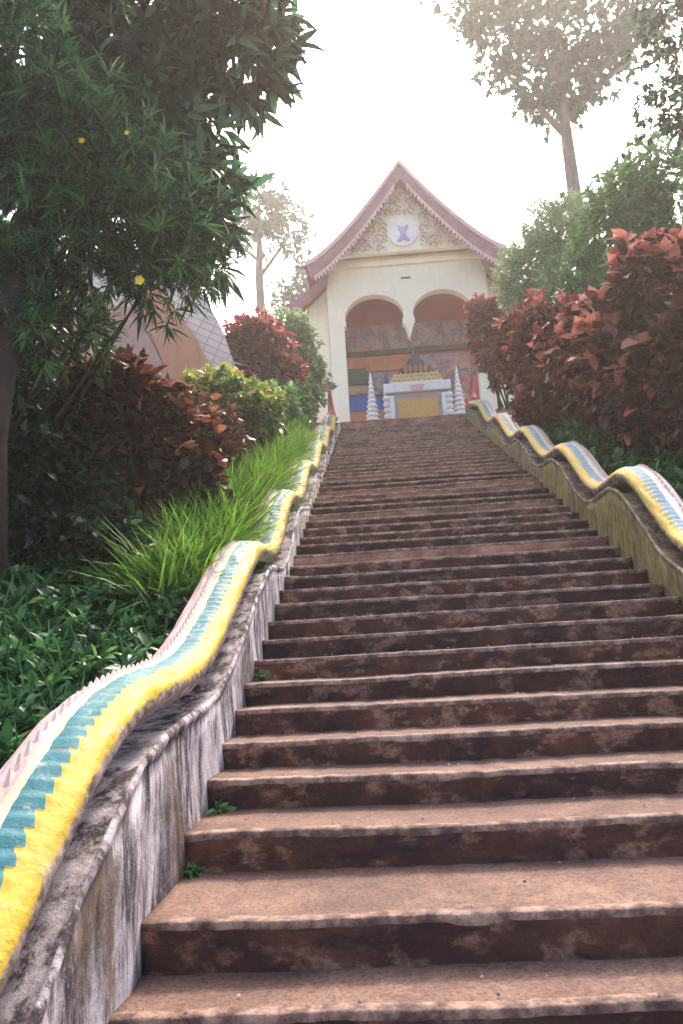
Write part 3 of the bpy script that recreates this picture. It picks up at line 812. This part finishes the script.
# 1 broad-leaved tree over the left side (near)
tb_ = [(-3.98, 3.6, 1.4), (-4.02, 3.65, 3.2), (-4.1, 4.2, 4.8), (-4.3, 5.0, 6.2), (-4.3, 5.7, 8.0), (-4.2, 5.9, 10.2)]
tree('broadleaf_tree', 'dark broad-leaved tree with long drooping leaves overhanging the upper left', None,
     [(tb_, [.17, .14, .14, .13, .11, .07]),
      ([(-4.3, 5.15, 6.5), (-3.6, 5.9, 7.4), (-2.7, 6.0, 7.95), (-1.95, 6.0, 8.15)], [.12, .10, .075, .045]),
      ([(-4.3, 5.8, 7.6), (-3.5, 5.9, 8.2), (-2.6, 6.0, 8.75), (-1.7, 6.0, 9.05)], [.1, .08, .06, .035]),
      ([(-3.4, 5.9, 7.5), (-2.7, 5.8, 8.2), (-2.2, 5.9, 8.9)], [.06, .045, .03]),
      ([(-4.25, 4.9, 6.0), (-3.7, 5.5, 6.3), (-2.9, 5.3, 6.5), (-2.3, 5.4, 6.5)], [.08, .06, .045, .03]),
      ([(-4.3, 5.8, 8.5), (-4.0, 5.2, 9.2), (-3.3, 4.8, 9.9)], [.08, .06, .03])],
     [crown([(-4.4, 6.2, 8.6, 1.5, 1.5, 1.7), (-3.2, 6.1, 8.9, 1.1, 1.1, .9), (-2.35, 6.0, 8.9, .75, .8, .75), (-3.2, 6.0, 7.7, .75, .9, .75), (-3.4, 5.6, 9.9, 1.7, 1.2, .9), (-5.6, 6.3, 7.2, 1.4, 1.3, 1.6)],
            760, 9, .34, .085, seed=2, upb=.1, droop=.45, broad=True, spread=1.1, tvar=.3),
      crown([(-1.95, 6.0, 8.55, .5, .5, .5), (-1.75, 6.0, 9.2, .4, .45, .4)], 60, 9, .32, .085, seed=3, upb=.1, droop=.45, broad=True, spread=1.1),
      crown([(-2.85, 5.5, 6.75, .65, .6, .7), (-3.3, 5.8, 6.9, .9, .7, .8), (-2.5, 5.4, 6.2, .35, .45, .6)], 220, 8, .32, .07, seed=4, upb=.0, droop=.5, broad=True, spread=1.1)],
     'bark', 'l_tree')

# 2 yellow oleander with narrow leaves
oe = empty('yellow_oleander', (-4.8, 4.6, 2.0)); tag(oe, 'yellow-flowered shrub with narrow pointed leaves hanging over the left bank', 'shrub')
tipsl = [(-3.5, 4.4, 5.0), (-3.0, 4.5, 5.4), (-2.7, 4.6, 5.2), (-4.2, 4.4, 5.6), (-3.6, 4.3, 6.1), (-2.5, 4.7, 5.7), (-4.6, 4.6, 4.8), (-3.9, 4.2, 4.4)]
stems((-4.9, 4.9, 2.0), tipsl, .03, M['bark'], oe)
ob = [(-3.25, 4.5, 5.35, .75, .55, .6), (-2.75, 4.6, 5.2, .5, .5, .5), (-3.9, 4.4, 5.7, .8, .6, .6), (-3.6, 4.3, 6.6, .8, .6, .55), (-4.5, 4.5, 4.9, .7, .6, .7), (-3.75, 4.3, 4.45, .55, .45, .35), (-2.45, 4.7, 5.6, .35, .4, .55), (-4.3, 4.3, 7.2, .8, .7, .7), (-3.0, 4.4, 5.9, .6, .5, .55)]
P, d, r = blob_points(ob, 1000, .45, .2, 5)
leaf_mesh('foliage', [clusters(P, d, 17, .2, .021, .05 + .6 * rng.random(len(P)) ** 1.5 + .3 * np.clip(d[:, 2], 0, 1) * np.clip(r - .6, 0, 1) * 3, spread=1.1, upb=.45, droop=.3, fold=.1, tvar=.2, tip=.15)], M['l_oleander'], oe)
def flower(x, y, z, parent, r=.035):
    b = MB()
    for k in range(5):
        a = 2 * math.pi * k / 5; d = Vector((math.cos(a), -.35, math.sin(a))).normalized(); s = Vector((-math.sin(a), 0, math.cos(a)))
        c = Vector((x, y, z))
        b.add([c, c + d * r * .6 - s * r * .5, c + d * r * 1.1, c + d * r * .6 + s * r * .5, c + Vector((0, .01, 0))], [(0, 1, 2, 3), (4, 3, 2, 1), (0, 3, 4), (0, 4, 1)])
    b.build('flower', M['yellow'], parent)
FL = [((-2.743, 3.85, 4.66), 0.05), ((-3.277, 3.85, 6.112), 0.034), ((-2.846, 3.85, 6.151), 0.026)]
for p, q in FL: flower(*p, oe, q)

# ------------------------------------------------------------------ left shrubs
shrub('hedge_shrub', 'dark green shaded shrub at the far left below the oleander', 'shrub', None, (-4.3, 4.9, 2.0),
      [(-4.4, 5.0, 3.3, .9, .7, 1.1), (-3.8, 4.7, 2.7, .7, .6, .8), (-5.0, 5.2, 4.0, .9, .7, 1.0), (-3.3, 4.3, 2.2, .55, .5, .5)], 1500, 6, .13, .06, 'l_hedge', seed=3, broad=True, topbright=.25, hi=.3)
shrub('hedge_shrub', 'dark leafy shrub filling the slope uphill behind the maroon bush', 'shrub', None, (-4.3, 7.4, 3.2),
      [(-4.6, 7.6, 4.4, 1.2, .8, 1.3), (-5.8, 8.0, 4.6, 1.2, .8, 1.5), (-3.6, 7.3, 3.9, .8, .6, .9)], 1300, 6, .14, .065, 'l_hedge', seed=6, broad=True, topbright=.2, hi=.25)
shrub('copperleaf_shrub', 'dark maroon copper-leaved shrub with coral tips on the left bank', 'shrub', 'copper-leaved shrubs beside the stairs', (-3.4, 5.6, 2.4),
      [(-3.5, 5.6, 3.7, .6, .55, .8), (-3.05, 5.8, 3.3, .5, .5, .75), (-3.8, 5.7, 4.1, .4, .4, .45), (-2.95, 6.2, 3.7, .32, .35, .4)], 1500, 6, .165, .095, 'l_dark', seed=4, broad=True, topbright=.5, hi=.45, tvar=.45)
shrub('croton_shrub', 'yellow-green variegated shrub with orange young leaves left of the wall', 'shrub', None, (-3.1, 9.6, 4.1),
      [(-3.2, 9.7, 5.2, .6, .55, .6), (-2.75, 10.0, 5.1, .45, .5, .5), (-3.5, 9.9, 5.6, .4, .4, .35)], 900, 7, .14, .06, 'l_croton', seed=5, broad=True, topbright=.6, hi=.4)
shrub('mixed_shrub', 'low green shrub with a few red leaves between the croton and maroon shrubs', 'shrub', None, (-2.95, 7.9, 3.4),
      [(-3.05, 7.9, 4.15, .5, .5, .55), (-3.5, 8.2, 4.5, .5, .5, .5)], 600, 6, .13, .07, 'l_brown', seed=15, broad=True, topbright=.5)
shrub('rose_shrub', 'rounded rose-red bush behind the croton near the temple', 'shrub', None, (-3.3, 14.9, 6.2),
      [(-3.4, 15, 8.25, .75, .7, .8), (-3.0, 15.0, 7.5, .65, .6, .75), (-3.7, 15, 8.5, .5, .5, .5)], 1300, 7, .16, .09, 'l_rose', seed=6, broad=True, topbright=.5)
shrub('pale_shrub', 'tall pale green bush against the temple\'s left corner', 'shrub', None, (-2.85, 16.9, 7.0),
      [(-2.85, 17, 9.2, .7, .6, .85), (-2.5, 16.9, 8.3, .5, .55, .9), (-3.4, 17.2, 9.1, .7, .6, .9), (-2.55, 16.7, 7.6, .42, .5, .6)], 1300, 8, .15, .06, 'l_pale', seed=7, broad=True, topbright=.4)
shrub('bank_shrub', 'small green shrub wedged under the pale bush beside the wall', 'shrub', None, (-2.6, 13, 5.4),
      [(-2.75, 13.0, 6.1, .45, .8, .5), (-2.55, 14.6, 6.7, .35, .7, .5)], 650, 7, .13, .055, 'l_mid', seed=8, broad=True)

# ------------------------------------------------------------------ right shrubs
G = 'copper-leaved shrubs beside the stairs'
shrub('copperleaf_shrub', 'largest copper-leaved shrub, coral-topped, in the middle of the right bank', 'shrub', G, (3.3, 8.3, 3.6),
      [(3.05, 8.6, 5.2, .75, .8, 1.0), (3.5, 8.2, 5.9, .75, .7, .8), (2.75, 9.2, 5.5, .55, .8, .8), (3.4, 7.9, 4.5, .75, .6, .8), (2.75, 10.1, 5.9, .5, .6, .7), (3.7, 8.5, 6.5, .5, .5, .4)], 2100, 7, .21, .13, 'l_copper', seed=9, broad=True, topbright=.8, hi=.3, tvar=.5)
shrub('copperleaf_shrub', 'brown shaded copper-leaved shrub at the right edge of the picture', 'shrub', G, (3.9, 6.6, 3.0),
      [(3.75, 6.6, 4.6, .75, .7, .9), (3.5, 6.4, 3.8, .55, .5, .6), (4.2, 6.8, 5.2, .7, .7, .6)], 1300, 7, .2, .12, 'l_brown', seed=10, broad=True, topbright=.4, hi=.4)
shrub('copperleaf_shrub', 'copper-leaved shrub halfway up between the largest one and the topmost one', 'shrub', G, (2.7, 12.8, 5.3),
      [(2.55, 12.6, 6.9, .6, .8, .9), (2.5, 11.6, 6.5, .5, .6, .8), (2.75, 13.6, 7.6, .5, .6, .6), (2.65, 11.3, 5.8, .45, .6, .6)], 1500, 7, .16, .09, 'l_copper', seed=11, broad=True, topbright=.5)
shrub('copperleaf_shrub', 'topmost copper-leaved shrub partly hiding the right arch', 'shrub', G, (2.5, 17, 7.0),
      [(2.25, 17, 9.2, .42, .45, .85), (2.5, 16.6, 8.3, .45, .5, .7), (2.7, 17.3, 8.9, .4, .4, .7)], 900, 7, .16, .09, 'l_rose', seed=12, broad=True, topbright=.4)
shrub('copperleaf_shrub', 'small salmon-leaved shrub leaning over the right balustrade', 'shrub', G, (2.45, 12.0, 5.0),
      [(2.2, 11.7, 5.45, .3, .45, .3)], 220, 6, .13, .075, 'l_rose', seed=13, broad=True)
GG = 'green shrubs above the right bank'
shrub('feathery_shrub', 'hazy pale green shrub above the topmost copper-leaved shrubs', 'shrub', GG, (3.4, 15.5, 6.8),
      [(3.3, 15.6, 9.8, .75, .9, 1.3), (3.9, 14.5, 9.8, .9, .9, 1.3), (3.1, 16.6, 10.1, .55, .6, 1.1), (4.1, 15.4, 10.9, .9, .8, .8)], 1900, 12, .17, .022, 'l_pale', seed=14, nst=12, droop=.3)
shrub('leafy_shrub', 'tall mid-green bush behind the largest copper-leaved shrub', 'shrub', GG, (4.6, 12, 5.2),
      [(4.5, 12.2, 8.9, 1.0, 1.0, 1.4), (3.7, 12.6, 8.1, .8, .9, .9), (5.3, 11.8, 9.3, 1.1, 1, 1.4), (4.4, 11.4, 7.4, .9, .8, 1.0), (4.9, 13, 10.2, .8, .8, .7)], 2200, 8, .16, .05, 'l_mid', seed=16, nst=12, topbright=.4)
shrub('bamboo_clump', 'bright green bamboo-like clump at the right edge over the brown shrub', 'bamboo', None, (5.0, 8.3, 4.2),
      [(4.8, 8.4, 7.4, .7, .8, 1.0), (4.5, 7.9, 6.7, .5, .5, .7), (5.4, 8.6, 8.2, .9, .8, .9)], 1100, 14, .2, .018, 'l_oleander', seed=17, nst=16, droop=.5, hi=.6)

# right side trees
tree('tall_tree', 'tall slender-trunked tree rising through the haze above the right bank', None,
     [([(6.9, 24, 7.2), (6.9, 24, 12), (6.85, 24, 17), (6.8, 24, 20), (6.9, 24, 23.5)], [.32, .28, .25, .2, .1]),
      ([(6.85, 24, 19), (5.6, 23.8, 20.6), (4.2, 23.5, 22.2)], [.15, .1, .05]), ([(6.8, 24, 19.6), (8.2, 24, 21), (9.6, 24, 22)], [.14, .1, .05]),
      ([(6.85, 24, 21), (6.0, 24, 23), (5.2, 24, 24.5)], [.12, .08, .04])],
     [crown([(6.9, 24, 22.4, 1.5, 1.5, .9), (5.2, 23.8, 23.0, 1.1, 1.3, .6), (3.9, 23.6, 23.9, .9, 1.1, .45), (4.9, 23.6, 21.4, .9, 1.0, .4), (8.4, 24, 22.2, 1.0, 1.3, .7), (9.8, 24, 23.4, 1.1, 1.3, .7), (6.7, 24, 20.6, .9, 1.0, .8), (5.8, 23.8, 20.4, .7, .8, .35), (8.0, 24, 20.9, .7, .8, .4)], 900, 7, .33, .14, seed=20, lump=.5, upb=.1, small=True, rmin=.1),
      crown([(6.9, 24, 25.0, 2.0, 1.8, .9), (4.4, 23.8, 25.4, 1.5, 1.4, .7), (9.3, 24, 25.6, 1.6, 1.5, .9)], 600, 7, .33, .14, seed=21, lump=.45, upb=.1, small=True, rmin=.1)], 'barkpale', 'l_far')
tree('overhanging_tree', 'dark small-leaved tree reaching in from the upper right corner', None,
     [([(7.4, 9.6, 4.6), (7.3, 9.6, 7), (6.8, 9.5, 9.2), (6.0, 9.4, 10.6), (5.0, 9.3, 11.2)], [.2, .18, .14, .1, .05]),
      ([(6.9, 9.5, 9.0), (5.9, 9.3, 9.4), (4.9, 9.2, 9.3)], [.1, .06, .03])],
     [crown([(4.95, 9.3, 11.2, 1.1, .8, .9), (4.85, 9.2, 9.5, .95, .6, .45), (5.2, 9.3, 10.2, 1.0, .8, .7), (6.6, 9.5, 11.2, 1.5, 1.2, 1.4)], 850, 7, .15, .07, seed=22, lump=.4, upb=.0, small=True, rmin=.2)], 'bark', 'l_tree')
for i, (x, y, zt_, s, lb) in enumerate(((-6.7, 38, 26.5, 1.8, 'faint thin-trunked tree in the haze left of the temple roof'),
                                        (-4.5, 42, 24.0, 1.3, 'smaller faint tree in the haze between the thin-trunked tree and the temple'))):
    tree('distant_tree', lb, 'faint trees behind the temple', [([(x, y, 7), (x + .1, y, 14), (x, y, zt_ - 5), (x + .2, y, zt_)], [.3, .25, .22, .06]),
         ([(x, y, zt_ - 5), (x + 1.4, y, zt_ - 3.2), (x + 2.2, y, zt_ - 2)], [.12, .08, .03]), ([(x, y, zt_ - 4), (x - 1.4, y, zt_ - 2.6)], [.1, .04])],
         [crown([(x + .3, y, zt_ - 1, s, s, s * .8), (x + 1.8, y, zt_ - 2.6, s * .8, s * .8, s * .6), (x - 1, y, zt_ - 2.2, s * .8, s, s * .5)], 330, 7, .42, .16, seed=30 + i, lump=.4, small=True, rmin=.2)], 'barkpale', 'l_far')

# ------------------------------------------------------------------ grass + ground cover (stuff)
def blades(pts, per, L, W, tint, lean=(0, 0, 0), droop=.5):
    P = np.repeat(pts, per, 0); m = len(P)
    D = unit(np.array([0, 0, 1.]) + rng.normal(0, .38, (m, 3)) + np.array(lean))
    P = P + np.c_[rng.normal(0, .035, (m, 2)), np.zeros(m)]
    Ls = L * rng.uniform(.55, 1.25, m)
    return leaf_arrays(P, D, Ls, W, tint + .3 * rng.random(m), droop, .1)
def area(n, fx, y0, y1):
    y = rng.uniform(y0, y1, n); u = rng.random(n)
    x0 = np.array([fx(v)[0] for v in y]); x1 = np.array([fx(v)[1] for v in y]); x = x0 + (x1 - x0) * u
    return np.array([(a, c, ground(a, c)) for a, c in zip(x, y)])
pts = area(800, lambda y: (-2.72, -2.26), 3.6, 13)
o = leaf_mesh('long_grass', [blades(pts, 13, .62, .024, -.05 + .55 * np.repeat(rng.random(len(pts)), 13), (.06, -.22, 0), .75)], M['l_lime']); tag(o, 'bright lime long grass arching beside the left balustrade', 'grass', kind='stuff')
pts = area(2300, lambda y: (-5.5, -2.27), -.8, 4.6)
dd = np.tile([0, 0, 1.], (len(pts), 1)) + rng.normal(0, .3, (len(pts), 3))
pts2 = pts + np.c_[np.zeros((len(pts), 2)), rng.uniform(.03, .30, len(pts))]
o = leaf_mesh('ground_cover', [clusters(pts2, unit(dd), 8, .105, .045, .2 + .5 * rng.random(len(pts)), spread=1.2, droop=.35, broad=True, tvar=.4), blades(pts[:420], 7, .42, .018, .3)], M['l_cover'])
tag(o, 'low leafy green weeds covering the lower left bank', 'weeds', kind='stuff')
pts = area(3000, lambda y: (2.27, 5.0), -.8, 12)
dd = np.tile([0, 0, 1.], (len(pts), 1)) + rng.normal(0, .3, (len(pts), 3))
pts2 = pts + np.c_[np.zeros((len(pts), 2)), rng.uniform(.05, .4, len(pts))]
o = leaf_mesh('ground_cover', [clusters(pts2, unit(dd), 8, .12, .05, .2 + .45 * rng.random(len(pts)), spread=1.2, droop=.35, broad=True)], M['l_cover'])
tag(o, 'leafy green weeds covering the bank behind the right balustrade', 'weeds', kind='stuff')
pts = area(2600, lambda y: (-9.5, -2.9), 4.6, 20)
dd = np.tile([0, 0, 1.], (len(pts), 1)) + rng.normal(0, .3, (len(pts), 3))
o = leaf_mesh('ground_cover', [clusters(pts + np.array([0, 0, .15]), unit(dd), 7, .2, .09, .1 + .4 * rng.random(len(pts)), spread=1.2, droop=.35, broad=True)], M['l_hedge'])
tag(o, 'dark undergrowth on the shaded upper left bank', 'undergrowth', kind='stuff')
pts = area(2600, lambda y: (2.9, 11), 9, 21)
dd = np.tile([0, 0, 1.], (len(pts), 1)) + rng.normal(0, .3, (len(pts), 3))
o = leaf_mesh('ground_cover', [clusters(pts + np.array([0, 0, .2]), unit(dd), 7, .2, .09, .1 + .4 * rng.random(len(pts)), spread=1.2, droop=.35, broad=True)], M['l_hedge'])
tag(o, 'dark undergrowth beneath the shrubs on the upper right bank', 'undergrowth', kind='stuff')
# weeds in the step corners
def weed(x, y, z, lab, n=5, L=.06):
    P = np.tile([x, y, z], (n, 1)) + rng.normal(0, .008, (n, 3)) * [1, 1, .2]
    d = np.tile([0, 0, 1.], (n, 1)) + rng.normal(0, .5, (n, 3))
    o = leaf_mesh('weed', [clusters(P, unit(d), 4, L, L * .5, .6 + .3 * rng.random(n), spread=1.2, broad=True)], M['l_cover'])
    tag(o, lab, 'weed', 'weeds rooted in the step corners')
weed(-1.64, steps[5][0] - .03, steps[4][1] + .01, 'tiny green weed at the wall foot on the lower left steps')
weed(-1.66, steps[4][0] - .02, steps[3][1] + .01, 'dark mossy weed at the left end of the deep lower step', 9, .05)
weed(1.03, steps[4][0] - .03, steps[3][1] + .01, 'small pale weed at the right edge of the deep lower step', 7, .06)
weed(-1.65, steps[9][0] - .02, steps[8][1] + .01, 'small weed at the wall foot a few steps higher up')
# fallen leaves / grit
b = MB()
for i in range(230):
    k = rnd.choice(range(2, 14)); y = rnd.uniform(steps[k][0] + .03, steps[k + 1][0] - .02); x = rnd.uniform(-1.6, 1.65); z = steps[k][1] + .006
    s = rnd.uniform(.004, .011); a = rnd.uniform(0, 6.28)
    b.add([(x + s * math.cos(a + q), y + s * math.sin(a + q), z + rnd.uniform(-.002, .008)) for q in (0, 1.7, 3.1, 4.6)] + [(x, y, z + s)], [(0, 1, 4), (1, 2, 4), (2, 3, 4), (3, 0, 4), (3, 2, 1, 0)])
tag(b.build('grit', M['ledge_l']), 'loose grit and stone crumbs scattered over the lower steps', 'grit', kind='stuff')

# ------------------------------------------------------------------ haze
HAZE = .0020
if HAZE:
    b = MB(); b.box(-450, 450, -450, 750, -60, 30)
    m, nt, bs = newmat('haze_air'); nt.nodes.remove(bs)
    v = N(nt, 'ShaderNodeVolumePrincipled', Density=HAZE, Anisotropy=.6); v.inputs['Color'].default_value = (1, .94, .88, 1)
    nt.links.new(v.outputs[0], nt.nodes['Material Output'].inputs['Volume'])
    tag(b.build('haze', m), 'bright haze filling the air around the temple', 'haze', kind='stuff')

# ------------------------------------------------------------------ light
EL, AZ = 50, 12
w = bpy.data.worlds.new('World'); sc.world = w; w.use_nodes = True
nt = w.node_tree
sky = nt.nodes.new('ShaderNodeTexSky'); sky.sky_type = 'NISHITA'; sky.sun_disc = False
sky.sun_elevation = R(EL); sky.sun_rotation = R(AZ); sky.dust_density = 6; sky.air_density = 1; sky.ozone_density = .6
nt.links.new(sky.outputs[0], nt.nodes['Background'].inputs[0]); nt.nodes['Background'].inputs[1].default_value = .15
sd = bpy.data.lights.new('Sun', 'SUN'); sd.energy = 1.6; sd.angle = R(10); sd.color = (1, .86, .70)
so = bpy.data.objects.new('sun', sd); col.objects.link(so)
v = Vector((math.sin(R(AZ)) * math.cos(R(EL)), math.cos(R(AZ)) * math.cos(R(EL)), math.sin(R(EL))))
so.rotation_euler = v.to_track_quat('Z', 'Y').to_euler()

# ------------------------------------------------------------------ camera
p, yw, rl = R(9.5), .0547491, -.05656938
cd = bpy.data.cameras.new('Camera'); cam = bpy.data.objects.new('Camera', cd); col.objects.link(cam)
fw = Vector((-math.sin(yw) * math.cos(p), math.cos(yw) * math.cos(p), math.sin(p)))
r0 = Vector((math.cos(yw), math.sin(yw), 0)); u0 = r0.cross(fw)
rr = math.cos(rl) * r0 + math.sin(rl) * u0; uu = -math.sin(rl) * r0 + math.cos(rl) * u0
cam.matrix_world = Matrix(((rr.x, uu.x, -fw.x, -.66965), (rr.y, uu.y, -fw.y, -2.80424), (rr.z, uu.z, -fw.z, 1.30353), (0, 0, 0, 1)))
cd.sensor_fit = 'VERTICAL'; cd.sensor_height = 24; cd.lens = 796 / 1024 * 24
cd.clip_start = .05; cd.clip_end = 3000
sc.camera = cam

sc.render.engine = 'CYCLES'
sc.view_settings.view_transform = 'Standard'; sc.view_settings.look = 'None'
sc.view_settings.gamma = 1; sc.view_settings.use_curve_mapping = False
sc.view_settings.exposure = 1.95
sc.cycles.max_bounces = 6; sc.cycles.transparent_max_bounces = 6; sc.cycles.volume_bounces = 0
